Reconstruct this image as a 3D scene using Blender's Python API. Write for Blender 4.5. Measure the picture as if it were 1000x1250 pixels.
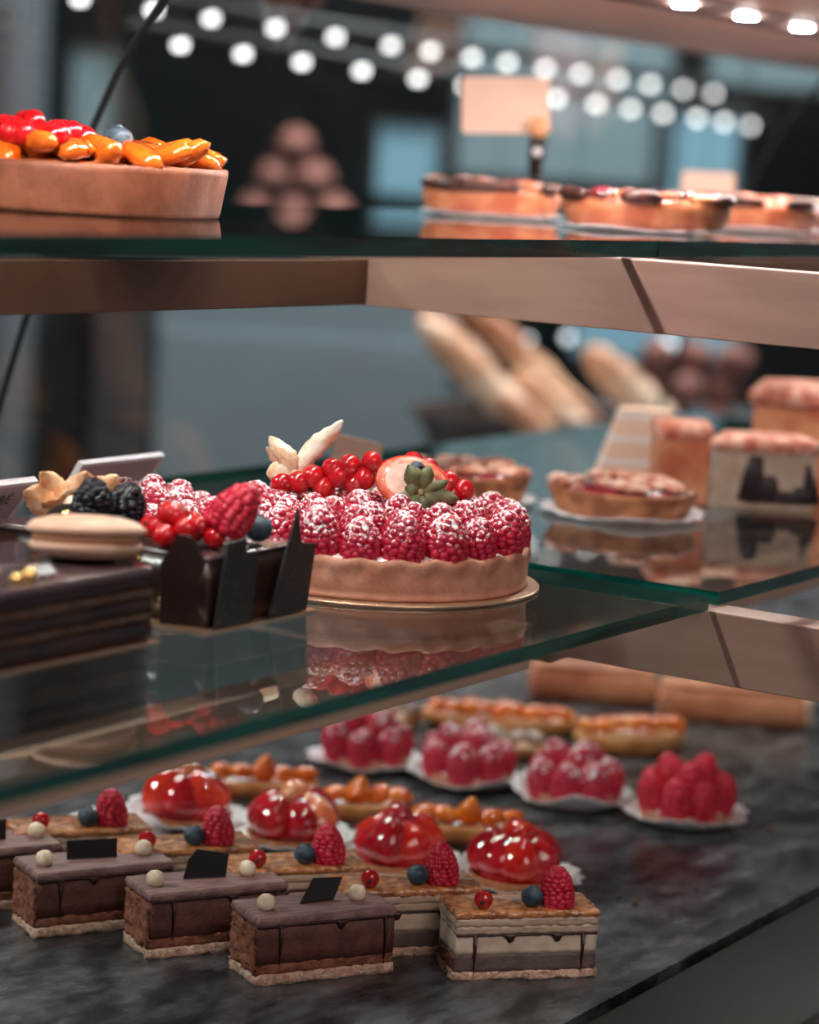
import bpy, math, random
from math import sin, cos, pi, radians, sqrt
from mathutils import Vector, Matrix, noise
random.seed(7)
for o in list(bpy.data.objects): bpy.data.objects.remove(o)
SC = bpy.context.scene
COL = SC.collection

# ------------------------------------------------------------------ camera
TH, PI8, RO, F = radians(32.1), math.atan(428/3009), 0.06, 3009.0
fw = Vector((cos(TH)*cos(PI8), sin(TH)*cos(PI8), -sin(PI8)))
r0 = Vector((sin(TH), -cos(TH), 0)); u0 = r0.cross(fw)
rt = (r0 + RO*u0).normalized(); up = (u0 - RO*r0).normalized()
cd = bpy.data.cameras.new('camera'); cam = bpy.data.objects.new('camera', cd); COL.objects.link(cam)
M = Matrix((rt, up, -fw)).transposed().to_4x4(); M.translation = Vector((0, 0, 1.29)); cam.matrix_world = M
cd.sensor_fit = 'HORIZONTAL'; cd.sensor_width = 24; cd.lens = 24*F/1000
cd.clip_start = .05; cd.clip_end = 60
cd.dof.use_dof = True; cd.dof.focus_distance = 1.18; cd.dof.aperture_fstop = 4.2
SC.camera = cam

# ------------------------------------------------------------------ world and lights
w = bpy.data.worlds.new('world'); SC.world = w; w.use_nodes = True
w.node_tree.nodes['Background'].inputs[0].default_value = (.60, .64, .68, 1)
w.node_tree.nodes['Background'].inputs[1].default_value = .14
def lamp(name, loc, to, size, power, col=(1, 1, 1), kind='AREA', sy=None):
    d = bpy.data.lights.new(name, kind); d.energy = power; d.color = col
    if kind == 'AREA':
        d.size = size
        if sy: d.shape = 'RECTANGLE'; d.size_y = sy
    o = bpy.data.objects.new(name, d); COL.objects.link(o); o.location = loc
    o.rotation_euler = (Vector(to)-Vector(loc)).to_track_quat('-Z', 'Y').to_euler(); return o
lamp('window_lamp', (-.4, 2.2, 2.5), (1.05, .62, 1.0), .4, 26, (1, .92, .88))  # added light for highlights on the fruit; no window stands there
lamp('shop_lamp', (1.9, 2.0, 2.6), (1.3, .7, 1.0), .7, 16, (1, .86, .80))
lamp('rear_lamp', (3.2, 1.2, 2.7), (3.1, 1.8, .9), 1.0, 58, (.92, .96, 1))
lamp('staff_lamp', (.1, -.9, 2.5), (1.0, .6, 1.0), 1.2, 10, (1, .82, .77))  # added fill that brightens the slate and the slice fronts
SC.view_settings.view_transform = 'Standard'; SC.view_settings.look = 'None'
SC.view_settings.exposure = 0.8; SC.view_settings.gamma = 1; SC.view_settings.use_curve_mapping = False

# ------------------------------------------------------------------ materials
MATS = {}
def mat(name, c1, c2=None, rough=.5, scale=60, bump=0, bscale=None, coat=0, sss=0, spec=.5, emit=None, metal=0, th=(.4, .6), trans=0, ior=1.45, detail=4, stretch=None, c3=None):
    m = bpy.data.materials.new(name); m.use_nodes = True; N = m.node_tree.nodes; L = m.node_tree.links
    b = N['Principled BSDF']; b.inputs['Roughness'].default_value = rough; b.inputs['Metallic'].default_value = metal
    b.inputs['Specular IOR Level'].default_value = spec; b.inputs['Coat Weight'].default_value = coat
    b.inputs['Coat Roughness'].default_value = .035; b.inputs['Transmission Weight'].default_value = trans
    b.inputs['IOR'].default_value = ior
    b.inputs['Base Color'].default_value = (*c1, 1)
    if sss:
        b.inputs['Subsurface Weight'].default_value = sss; b.inputs['Subsurface Scale'].default_value = .004
        b.inputs['Subsurface Radius'].default_value = (1, .35, .25)
    tc = N.new('ShaderNodeTexCoord'); vec = tc.outputs['Object']
    if stretch:
        mp = N.new('ShaderNodeMapping'); mp.inputs['Scale'].default_value = stretch; L.new(vec, mp.inputs[0]); vec = mp.outputs[0]
    if c2 is not None:
        n = N.new('ShaderNodeTexNoise'); n.inputs['Scale'].default_value = scale; n.inputs['Detail'].default_value = detail
        L.new(vec, n.inputs['Vector'])
        r = N.new('ShaderNodeValToRGB'); r.color_ramp.elements[0].position = th[0]; r.color_ramp.elements[1].position = th[1]
        r.color_ramp.elements[0].color = (*c1, 1); r.color_ramp.elements[1].color = (*c2, 1)
        if c3: e = r.color_ramp.elements.new(min(.98, th[1]+.12)); e.color = (*c3, 1)
        L.new(n.outputs[0], r.inputs[0]); L.new(r.outputs[0], b.inputs['Base Color'])
    if bump:
        n2 = N.new('ShaderNodeTexNoise'); n2.inputs['Scale'].default_value = bscale or scale*3; n2.inputs['Detail'].default_value = 5
        L.new(vec, n2.inputs['Vector'])
        bp = N.new('ShaderNodeBump'); bp.inputs['Strength'].default_value = min(1, bump); bp.inputs['Distance'].default_value = .001
        L.new(n2.outputs[0], bp.inputs['Height']); L.new(bp.outputs[0], b.inputs['Normal'])
    if emit: b.inputs['Emission Color'].default_value = (*emit[0], 1); b.inputs['Emission Strength'].default_value = emit[1]
    MATS[name] = m; return m

def clear_glass(name, tint, k=1.0, ior=1.5):
    m = bpy.data.materials.new(name); m.use_nodes = True; N = m.node_tree.nodes; L = m.node_tree.links
    N.remove(N['Principled BSDF']); out = N['Material Output']
    t = N.new('ShaderNodeBsdfTransparent'); t.inputs[0].default_value = (*tint, 1)
    g = N.new('ShaderNodeBsdfGlossy'); g.inputs['Roughness'].default_value = .0
    ge = N.new('ShaderNodeNewGeometry'); dt = N.new('ShaderNodeVectorMath'); dt.operation = 'DOT_PRODUCT'
    L.new(ge.outputs['Normal'], dt.inputs[0]); L.new(ge.outputs['Incoming'], dt.inputs[1]); prev = dt.outputs['Value']
    for op, v in (('ABSOLUTE', 0), ('SUBTRACT', 1), ('POWER', 5), ('MULTIPLY', .95*k), ('ADD', .045)):     # Schlick reflectance, the same for both faces
        ma = N.new('ShaderNodeMath'); ma.operation = op; ma.use_clamp = op == 'ADD'
        if op == 'SUBTRACT': ma.inputs[0].default_value = 1; L.new(prev, ma.inputs[1])
        else: L.new(prev, ma.inputs[0]); ma.inputs[1].default_value = v
        prev = ma.outputs[0]
    mx = N.new('ShaderNodeMixShader'); L.new(prev, mx.inputs[0])
    L.new(t.outputs[0], mx.inputs[1]); L.new(g.outputs[0], mx.inputs[2]); L.new(mx.outputs[0], out.inputs[0])
    MATS[name] = m; return m

def sugared(name, base, amount, rough=.38, scale=420):
    """fruit skin with icing sugar that settled on what faces up"""
    m = mat(name, base, rough=rough, sss=.25)
    N = m.node_tree.nodes; L = m.node_tree.links; b = N['Principled BSDF']
    g = N.new('ShaderNodeNewGeometry'); s = N.new('ShaderNodeSeparateXYZ'); L.new(g.outputs['Normal'], s.inputs[0])
    tc = N.new('ShaderNodeTexCoord'); n = N.new('ShaderNodeTexNoise'); n.inputs['Scale'].default_value = scale; n.inputs['Detail'].default_value = 3
    L.new(tc.outputs['Object'], n.inputs['Vector'])
    n2 = N.new('ShaderNodeTexNoise'); n2.inputs['Scale'].default_value = 70; L.new(tc.outputs['Object'], n2.inputs['Vector'])
    def mth(op, a, bb):
        q = N.new('ShaderNodeMath'); q.operation = op
        for i, v in enumerate((a, bb)):
            if isinstance(v, (int, float)): q.inputs[i].default_value = v
            else: L.new(v, q.inputs[i])
        return q.outputs[0]
    so = N.new('ShaderNodeSeparateXYZ'); L.new(tc.outputs['Object'], so.inputs[0])
    v = mth('ADD', mth('MULTIPLY', s.outputs[2], .26), mth('MULTIPLY', mth('SUBTRACT', n.outputs[0], .5), 1.7))
    v = mth('ADD', v, mth('MULTIPLY', mth('SUBTRACT', so.outputs[2], .011), 30))
    v = mth('ADD', v, mth('MULTIPLY', mth('SUBTRACT', n2.outputs[0], .5), 1.0)); v = mth('ADD', v, amount)
    mr = N.new('ShaderNodeMapRange'); mr.inputs['From Min'].default_value = .30; mr.inputs['From Max'].default_value = .52; L.new(v, mr.inputs[0])
    mx = N.new('ShaderNodeMix'); mx.data_type = 'RGBA'; mx.inputs[6].default_value = (*base, 1); mx.inputs[7].default_value = (.93, .86, .88, 1)
    L.new(mr.outputs[0], mx.inputs[0]); L.new(mx.outputs[2], b.inputs['Base Color'])
    mx2 = N.new('ShaderNodeMapRange'); mx2.inputs['To Min'].default_value = rough; mx2.inputs['To Max'].default_value = .9
    L.new(mr.outputs[0], mx2.inputs[0]); L.new(mx2.outputs[0], b.inputs['Roughness']); return m

clear_glass('shelf_glass', (.90, .95, .94), 1.15)
clear_glass('front_glass', (.93, .96, .96), 1.0)
mat('glass_edge', (.001, .030, .026), (.004, .085, .066), .10, 14, stretch=(1, 1, 8), spec=.5)
mat('taupe_metal', (.29, .175, .14), (.33, .205, .165), .42, 14, bump=.05, metal=.15, stretch=(1, 1, 6))
mat('rail_metal', (.060, .026, .015), (.075, .033, .020), .40, 14, metal=.25)
mat('rail_light', (.58, .36, .26), rough=.45)  # lit look of the middle rail put into a paler colour
mat('dark_rubber', (.012, .014, .015), rough=.35)
mat('canopy_paint', (.52, .37, .34), rough=.5)
mat('canopy_recess', (.10, .055, .045), rough=.5)
mat('led', (1, 1, 1), emit=((1, .90, .85), 470))
mat('track_led', (1, 1, 1), emit=((1, .95, .92), 3.2))  # glow of LED dots reflected in the front glass
mat('bulb', (1, 1, 1), emit=((.85, .93, 1), 1.1))
mat('slate', (.013, .014, .017), (.120, .120, .126), .27, 46, bump=1.0, bscale=110, th=(.38, .74), detail=9, spec=.6, stretch=(.7, 1.3, 1))
mat('sill', (.012, .008, .007), (.018, .013, .011), .42, 6, spec=.15)
mat('paper_white', (.80, .77, .80), rough=.75)
mat('gold_board', (.62, .40, .26), rough=.28, metal=.7)
mat('crust', (.42, .165, .10), (.52, .235, .155), .62, 90, bump=.35, bscale=420)
mat('crust_dark', (.24, .075, .03), (.45, .17, .07), .5, 90, bump=.4, bscale=300)
mat('crust_light', (.16, .045, .018), (.23, .075, .035), .55, 60, bump=.3, bscale=300)
mat('sugar_cream', (.74, .62, .58), (.90, .84, .84), .7, 150, bump=.5, bscale=400)
mat('raspberry', (.50, .006, .030), (.62, .02, .055), .34, 120, sss=.25, spec=.5)
sugared('raspberry_sugared', (.44, .006, .036), .06, scale=620)
sugared('raspberry_light_sugar', (.50, .010, .045), -.02)
mat('currant', (.40, .002, .006), (.55, .006, .010), .07, 80, coat=.8, sss=.2)
mat('calyx', (.05, .02, .01), rough=.8)
mat('blueberry', (.018, .035, .055), (.06, .10, .13), .5, 140)
mat('blackberry', (.006, .005, .010), rough=.22, spec=.5)
mat('husk', (.80, .48, .28), (.96, .80, .66), .6, 120, bump=.5, bscale=500, sss=.15)
mat('husk_orange', (.62, .28, .13), (.82, .50, .32), .6, 120, bump=.5, bscale=500, sss=.15)
mat('stem_green', (.30, .22, .10), rough=.6)
mat('sepal', (.10, .11, .045), (.20, .19, .10), .6, 200)
mat('strawberry_red', (.60, .010, .008), (.72, .05, .02), .12, 60, coat=1.0, sss=.15)
mat('strawberry_deep', (.34, .003, .010), (.6, .01, .02), .12, 60, coat=1.0, sss=.15)
mat('strawberry_pale', (.75, .30, .14), (.80, .10, .04), .15, 60, coat=1.0, th=(.35, .7))
mat('strawberry_flesh', (.90, .64, .54), (.84, .40, .28), .28, 160, coat=.5, th=(.45, .75))
mat('strawberry_blush', (.80, .14, .08), (.86, .34, .22), .28, 300, coat=.5)
mat('strawberry_skin', (.66, .02, .015), (.75, .08, .04), .25, 120, coat=.6)
mat('orange_glaze', (.72, .13, .008), (.82, .24, .03), .12, 90, coat=1.0, sss=.1)
mat('orange_deep', (.52, .075, .003), (.62, .13, .010), .12, 90, coat=1.0, sss=.1)
mat('apricot_crust', (.55, .20, .05), (.72, .33, .12), .35, 70, coat=.5, bump=.3)
mat('choc_dark', (.022, .010, .009), rough=.30, bump=.2, bscale=300)
mat('choc_plaque', (.016, .011, .012), rough=.28)
mat('choc_speckle', (.020, .018, .018), (.075, .07, .07), .45, 420, th=(.60, .68))
mat('choc_mousse', (.10, .032, .022), (.15, .052, .036), .6, 90, bump=.5, bscale=500)
mat('choc_side', (.15, .045, .026), (.32, .11, .065), .7, 160, bump=.9, bscale=700)
mat('cocoa_top', (.19, .095, .09), (.31, .17, .16), .62, 200, bump=.4, bscale=700, stretch=(.4, 3, 1))
mat('biscuit', (.50, .28, .20), (.74, .52, .40), .8, 260, bump=.9, bscale=700, c3=(.20, .08, .06))
mat('cream', (.62, .46, .36), (.70, .56, .45), .55, 60, bump=.2, bscale=500)
mat('cream_coffee', (.50, .34, .25), (.58, .42, .32), .6, 60, bump=.4, bscale=500)
mat('mousse_brown', (.115, .075, .065), (.15, .10, .085), .6, 90, bump=.4, bscale=500)
mat('caramel_top', (.62, .24, .08), (.26, .07, .025), .18, 170, coat=.8, bump=.9, bscale=600, th=(.42, .66), c3=(.72, .42, .24))
mat('drip', (.035, .012, .010), rough=.35)
mat('hazelnut', (.78, .55, .38), (.88, .70, .54), .5, 200)
mat('choc_gloss', (.014, .006, .006), (.035, .014, .010), .30, 50, coat=.15)
mat('choc_top_gloss', (.075, .045, .05), rough=.16, coat=.6)
mat('layer_coffee', (.07, .035, .022), (.11, .058, .038), .6, 120, bump=.4)
mat('gold', (1, .66, .25), rough=.22, metal=1)
mat('macaron', (.62, .37, .26), (.70, .45, .34), .5, 60, bump=.08)
mat('macaron_fill', (.42, .20, .11), rough=.6)
mat('acrylic_rim', (.75, .70, .74), rough=.12, spec=.8)
mat('card_pink', (.46, .34, .37), (.50, .38, .41), .45, 30)
mat('card_tan', (.80, .54, .42), rough=.6)
mat('print_ink', (.12, .09, .11), rough=.6)
mat('clip_black', (.03, .02, .02), rough=.25)
mat('wood_ball', (.70, .33, .16), rough=.5)
mat('crumble', (.50, .13, .06), (.82, .52, .42), .5, 120, bump=.5, bscale=300, th=(.42, .58))
mat('cherry', (.35, .01, .02), (.12, .01, .015), .2, 90, coat=.8)
mat('burnt', (.03, .013, .012), (.10, .03, .02), .35, 120)
mat('custard', (.46, .11, .03), (.60, .26, .11), .35, 60, coat=.4, bump=.3, bscale=200)
mat('danish_side', (.36, .085, .035), (.50, .18, .08), .5, 45, c3=(.30, .02, .015), bump=.3, bscale=260, coat=.2)
mat('pink_icing', (.66, .36, .36), (.75, .46, .45), .5, 30)
mat('pie_crust', (.50, .12, .055), (.64, .26, .13), .55, 50, bump=.6, bscale=160)
mat('pie_top', (.52, .12, .07), (.80, .44, .34), .55, 90, bump=.6, bscale=250)
mat('pie_cream', (.38, .26, .20), (.46, .33, .26), .6, 60)
mat('pie_dark', (.02, .01, .012), rough=.5)
mat('loaf', (.52, .17, .08), (.62, .25, .13), .5, 40, bump=.5, bscale=150)
mat('loaf_end', (.80, .52, .34), rough=.6)
mat('almond', (.26, .15, .12), (.62, .48, .44), .6, 120, bump=.6, bscale=300)
mat('baguette', (.40, .14, .055), (.74, .42, .25), .6, 22, bump=.6, bscale=80)
mat('baguette_pale', (.56, .26, .13), (.86, .62, .45), .6, 22, bump=.5, bscale=80)
mat('bread_dark', (.18, .06, .045), (.36, .15, .12), .7, 25, bump=.7, bscale=80)
mat('wicker', (.045, .030, .026), (.09, .06, .05), .8, 80, bump=.8, bscale=160)
mat('teal_panel', (.15, .20, .225), (.17, .225, .25), .5, 3)
mat('teal_top', (.13, .20, .23), rough=.4)
mat('grey_panel', (.065, .062, .066), rough=.6)
mat('dark_panel', (.012, .015, .017), rough=.6)
mat('wall_dark', (.018, .028, .030), (.030, .042, .044), .7, 2)
mat('wall_grey', (.075, .080, .088), rough=.8)
mat('floor_tile', (.06, .055, .052), (.09, .08, .075), .4, 5)
mat('ceiling_paint', (.10, .08, .08), rough=.9)
mat('window_day', (.1, .2, .25), emit=((.24, .42, .50), .22))
mat('window_soft', (.1, .15, .16), emit=((.24, .30, .33), .16))
mat('rose_cloth', (.28, .10, .11), rough=.8)
mat('crumb', (.10, .05, .04), rough=.8)
mat('acrylic_clear', (.85, .85, .88), rough=.05, trans=.9)

# ------------------------------------------------------------------ mesh helpers
class MB:
    def __init__(s): s.v = []; s.f = []; s.m = []
    def add(s, V, Fc, mi=0, T=None):
        o = len(s.v)
        s.v += [tuple(T @ Vector(p)) for p in V] if T else [tuple(p) for p in V]
        s.f += [tuple(i+o for i in q) for q in Fc]; s.m += [mi]*len(Fc); return s
    def loft(s, rings, mi=0, cap=(True, True), T=None, fan=False):
        n = len(rings[0]); V = [p for r in rings for p in r]; Fc = []
        for k in range(len(rings)-1):
            for i in range(n):
                j = (i+1) % n; Fc.append((k*n+i, k*n+j, (k+1)*n+j, (k+1)*n+i))
        if cap[0]: Fc.append(tuple(reversed(range(n))))
        if cap[1]: Fc.append(tuple((len(rings)-1)*n+i for i in range(n)))
        return s.add(V, Fc, mi, T)
    def box(s, c, d, mi=0, T=None):
        x, y, z = c; a, b, e = d[0]/2, d[1]/2, d[2]/2
        r = lambda k: [(x-a, y-b, z+k), (x+a, y-b, z+k), (x+a, y+b, z+k), (x-a, y+b, z+k)]
        return s.loft([r(-e), r(e)], mi, T=T)
    def lathe(s, prof, n=32, mi=0, T=None, wob=None, cap=(True, True)):
        R = []
        for (r, z) in prof:
            ring = []
            for i in range(n):
                a = 2*pi*i/n; q = (r*cos(a), r*sin(a), z)
                if wob: q = wob(q, r, a, z)
                ring.append(q)
            R.append(ring)
        return s.loft(R, mi, cap, T)
    def tube(s, pts, rad, n=8, mi=0, T=None):
        pts = [Vector(p) for p in pts]; R = []
        for k, p in enumerate(pts):
            d = (pts[min(k+1, len(pts)-1)]-pts[max(k-1, 0)]).normalized()
            a = d.orthogonal().normalized() if k == 0 else (a - d*a.dot(d)).normalized()
            b = d.cross(a); r = rad[k] if isinstance(rad, (list, tuple)) else rad
            R.append([tuple(p+r*(cos(2*pi*i/n)*a+sin(2*pi*i/n)*b)) for i in range(n)])
        return s.loft(R, mi, T=T)
    def ball(s, c, r, sub=2, mi=0, T=None, sc=(1, 1, 1)):
        V, Fc = ICO[sub]; return s.add([(c[0]+p[0]*r*sc[0], c[1]+p[1]*r*sc[1], c[2]+p[2]*r*sc[2]) for p in V], Fc, mi, T)
    def mesh(s, name, mats, smooth=True):
        me = bpy.data.meshes.new(name); me.from_pydata(s.v, [], s.f); me.update()
        for m in (mats if isinstance(mats, (list, tuple)) else [mats]): me.materials.append(MATS[m])
        me.polygons.foreach_set('material_index', s.m); me.polygons.foreach_set('use_smooth', [smooth]*len(s.f)); return me
    def build(s, name, mats, parent=None, smooth=True, bevel=0, loc=None, rot=None, sharp=None):
        me = s.mesh(name, mats, smooth)
        if sharp: me.set_sharp_from_angle(angle=radians(sharp))
        return put(name, me, parent, loc, rot, bevel)
def put(name, me, parent=None, loc=None, rot=None, bevel=0, scale=None):
    o = bpy.data.objects.new(name, me); COL.objects.link(o)
    if parent: o.parent = parent
    if loc: o.location = loc
    if rot: o.rotation_euler = rot
    if scale: o.scale = scale
    if bevel:
        b = o.modifiers.new('bevel', 'BEVEL'); b.width = bevel; b.segments = 2; b.limit_method = 'ANGLE'
    return o
def ico(sub):
    t = (1+5**.5)/2
    V = [Vector(p).normalized() for p in [(-1,t,0),(1,t,0),(-1,-t,0),(1,-t,0),(0,-1,t),(0,1,t),(0,-1,-t),(0,1,-t),(t,0,-1),(t,0,1),(-t,0,-1),(-t,0,1)]]
    Fc = [(0,11,5),(0,5,1),(0,1,7),(0,7,10),(0,10,11),(1,5,9),(5,11,4),(11,10,2),(10,7,6),(7,1,8),(3,9,4),(3,4,2),(3,2,6),(3,6,8),(3,8,9),(4,9,5),(2,4,11),(6,2,10),(8,6,7),(9,8,1)]
    for _ in range(sub):
        c = {}; G = []
        def mid(a, b):
            k = (min(a, b), max(a, b))
            if k not in c: c[k] = len(V); V.append(((V[a]+V[b])/2).normalized())
            return c[k]
        for a, b, d in Fc:
            x, y, z = mid(a, b), mid(b, d), mid(d, a); G += [(a, x, z), (b, y, x), (d, z, y), (x, y, z)]
        Fc = G
    return [tuple(v) for v in V], Fc
ICO = {k: ico(k) for k in (0, 1, 2, 3)}
def tag(o, label=None, cat=None, group=None, kind=None):
    if label: o['label'] = label
    if cat: o['category'] = cat
    if group: o['group'] = group
    if kind: o['kind'] = kind
    return o
def thing(name, loc, rz, label, cat, group=None):
    o = bpy.data.objects.new(name, None); o.empty_display_size = .01; COL.objects.link(o); o.location = loc; o.rotation_euler = (0, 0, rz)
    return tag(o, label, cat, group)
def kids(o): return [c for c in o.children]
def clone(o, parent=None):
    c = o.copy(); COL.objects.link(c); c.parent = parent
    for ch in list(o.children): clone(ch, c)
    return c
def nz(p, s): return noise.noise(Vector(p)*s)
def TR(loc=(0, 0, 0), rot=(0, 0, 0), sc=None):
    from mathutils import Euler
    m = Matrix.Translation(loc) @ Euler(rot).to_matrix().to_4x4()
    return m @ Matrix.Diagonal((*sc, 1)) if sc else m
def slab(mb, L, W, z0, z1, rough=0, seed=0, nx=26, ny=10, mi=0, crown=0, nzr=3, soft=0):
    """layer of cake: a slab with cut, uneven sides"""
    per = [(-L/2+L*i/nx, -W/2) for i in range(nx)]+[(L/2, -W/2+W*i/ny) for i in range(ny)]+[(L/2-L*i/nx, W/2) for i in range(nx)]+[(-L/2, W/2-W*i/ny) for i in range(ny)]
    R = []
    zs = [z0+(z1-z0)*k/nzr for k in range(nzr+1)]
    def ring(z, inset, k):
        out = []
        for (x, y) in per:
            q = 1+rough*(nz((x+seed, y+seed*2, z*1.0), 330))*1.0/ (L/2)
            fx = (abs(x)-inset)/abs(x) if abs(x) > inset else 0; fy = (abs(y)-inset)/abs(y) if abs(y) > inset else 0
            d = rough*nz((x+seed, y-seed, z*1.3), 420)
            out.append((x*fx+(d if abs(abs(x)-L/2) < 1e-6 else 0), y*fy+(d if abs(abs(y)-W/2) < 1e-6 else 0), z+rough*.25*nz((x, y, z+seed), 300)+(crown if k else 0)))
        return out
    for i, z in enumerate(zs):
        R.append(ring(z, soft if i in (0, nzr) else 0, 0))
    if nzr >= 1: R.append(ring(z1+.0002, max(.001, soft*2), 1))
    mb.loft(R, mi); return mb

# fruit ------------------------------------------------------------------------------------
def drupe_mesh(name, mtl, h=.021, R=.0086, dr=.0023, seed=0, sub=1, rings=9):
    rnd = random.Random(seed); mb = MB()
    prof = lambda t: R*(1-t**2.3)**.5*(.90+.10*sin(min(1, t*2)*pi/2)) if t < 1 else 0
    mb.lathe([(prof(t)*.93, h*t) for t in (0, .15, .3, .45, .6, .75, .88, .97)], 16)
    for k in range(rings):
        t = .06+.86*k/(rings-1)*.98; r = max(prof(t)-dr*.55, .0004); n = max(1, int(round(2*pi*r/(dr*1.55))))
        ph = rnd.random()*6
        for i in range(n):
            a = ph+2*pi*(i+rnd.uniform(-.14, .14))/n; rr = dr*rnd.uniform(.88, 1.08)
            mb.ball((r*cos(a), r*sin(a), h*t*.93+rnd.uniform(-.0004, .0004)), rr, sub)
    mb.ball((0, 0, h-dr*1.15), dr*.95, sub)
    return mb.mesh(name, mtl)
RASP = [drupe_mesh('raspberry', 'raspberry', .021+.001*i, .0084, seed=i) for i in range(2)]
RASP_S = [drupe_mesh('raspberry', 'raspberry_sugared', .0205+.001*i, .0088+.0003*i, seed=10+i) for i in range(3)]
RASP_L = [drupe_mesh('raspberry', 'raspberry_light_sugar', .019+.001*i, .0092, seed=20+i) for i in range(2)]
BLACKB = drupe_mesh('blackberry', 'blackberry', .017, .0078, .0024, 5, 2)
def currant_mesh():
    mb = MB(); mb.ball((0, 0, 0), .0050, 3, 0, sc=(1, 1, .95)); mb.lathe([(.0011, .0044), (.0008, .0052), (.0003, .0060)], 8, 1)
    mb.ball((0, 0, .0047), .0012, 1, 1); return mb.mesh('currant', ['currant', 'calyx'])
CURR = currant_mesh()
def blueberry_mesh():
    mb = MB(); mb.lathe([(.0002, -.0048), (.0028, -.0045), (.0048, -.0028), (.0058, 0), (.0052, .0026), (.0034, .0042), (.0024, .0046), (.0026, .0053), (.0020, .0050), (.0012, .0040)], 20,
        wob=lambda q, r, a, z: (q[0], q[1], z+(.0006*sin(5*a) if z > .005 else 0)))
    return mb.mesh('blueberry', 'blueberry')
BLUE = blueberry_mesh()
def hazel_mesh():
    mb = MB(); mb.lathe([(.0002, -.0042), (.0026, -.0036), (.0044, -.0014), (.0045, .0006), (.0033, .0030), (.0014, .0046), (.0002, .0050)], 14,
        wob=lambda q, r, a, z: (q[0]*(1+.08*nz(q, 300)), q[1]*(1+.08*nz(q, 300)), z)); return mb.mesh('hazelnut', 'hazelnut')
HAZEL = hazel_mesh()
def berry(name, meshes, loc, parent, tilt=(0, 0), sc=1, rnd=random):
    me = rnd.choice(meshes) if isinstance(meshes, list) else meshes
    T = Matrix.Rotation(rnd.uniform(0, 6), 4, 'Z'); e = (Matrix.Rotation(tilt[1], 4, 'Z') @ Matrix.Rotation(tilt[0], 4, 'Y') @ T).to_euler()
    return put(name, me, parent, loc, e, scale=(sc,)*3)
def doily(loc, R, label, group, rise=.006, seed=0, flat=.62, cat='paper doily', squash=1):
    n = 72; mb = MB()
    def wob(q, r, a, z):
        k = max(0, (r/R-flat)/(1-flat)); e = 1+.045*k*cos(18*a)
        return (q[0]*e*(1+.05*nz((cos(a), sin(a), seed), 1.3)), q[1]*e*squash, z+rise*k**1.4*(1+.9*nz((cos(a)*1.2, sin(a)*1.2, seed*3.1), 1.1))+.0007*k*sin(36*a))
    rs = [.02, .3, .6, flat, .72, .80, .88, .94, 1]
    top = [(R*x, .0009) for x in rs]; bot = [(R*x, .0004) for x in reversed(rs)]
    mb.lathe(top+bot, n, wob=wob)
    return tag(mb.build('paper_doily', 'paper_white', loc=loc), label, cat, group)

# ------------------------------------------------------------------ the shop (setting)
def struct(o): o['kind'] = 'structure'; return o
struct(MB().box((3, 1.3, -.02), (11, 6.6, .04)).build('floor', 'floor_tile', smooth=False))
struct(MB().box((3, 1.3, 3.02), (11, 6.6, .04)).build('ceiling', 'ceiling_paint', smooth=False))
struct(MB().box((3, 4.62, 1.5), (11, .04, 3)).build('wall_back', 'wall_dark', smooth=False))
struct(MB().box((8.52, 1.3, 1.5), (.04, 6.6, 3)).build('wall_right', 'wall_dark', smooth=False))
# a second frame for the shop furniture, which stands at an angle to the case
FX, FY = (.847, .531), (.531, -.847)
def SH(d, a, z): return (FX[0]*d+FY[0]*a, FX[1]*d+FY[1]*a, z)
RZ = math.atan2(FY[1], FY[0])
def cab(name, d, a0, a1, z0, z1, depth, mtl, label, cat, top=None, doors=2, kind=None):
    t = thing(name, SH(d+depth/2, (a0+a1)/2, z0), RZ, label, cat); W = a1-a0; H = z1-z0
    MB().box((0, 0, H/2), (W, depth, H)).build('carcass', mtl, t, False, .004)
    n = doors
    for i in range(n):
        x = -W/2+W*(i+.5)/n
        dd = MB().box((x, depth/2*0-depth/2-.008, H*.46), (W/n-.012, .016, H*.86)).build('door', mtl, t, False, .003)
        MB().tube([(x+W/n*.35, -depth/2-.03, H*.6), (x+W/n*.35, -depth/2-.03, H*.72)], .005).build('handle', 'dark_rubber', dd)
    if top: MB().box((0, 0, H+.012), (W, depth+.03, .024)).build('worktop', top, t, False, .003)
    return t
cab('shop_cabinet', 3.6, -.385, .045, 0, 1.155, .5, 'teal_panel', 'pale teal cabinet behind the raspberry tart', 'cabinet', 'teal_top', 1)
cab('tall_cupboard', 3.65, -.485, -.387, 0, 1.16, .4, 'grey_panel', 'narrow grey-brown cupboard left of the teal cabinet', 'cupboard', None, 1)
cab('dark_cupboard', 3.7, -.60, -.49, 0, 1.16, .4, 'dark_panel', 'narrow black cupboard in the far left of the shop', 'cupboard', None, 1)  # black box standing for a dark gap beside the cabinets
cab('grey_pillar', 3.4, -.86, -.575, 0, 2.6, .3, 'wall_grey', 'tall plain grey pillar at the left of the shop', 'pillar', None, 1)
cab('bread_counter', 3.05, .05, .95, 0, .93, .6, 'dark_panel', 'dark low counter carrying the baguettes', 'counter', 'grey_panel', 3)
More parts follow.
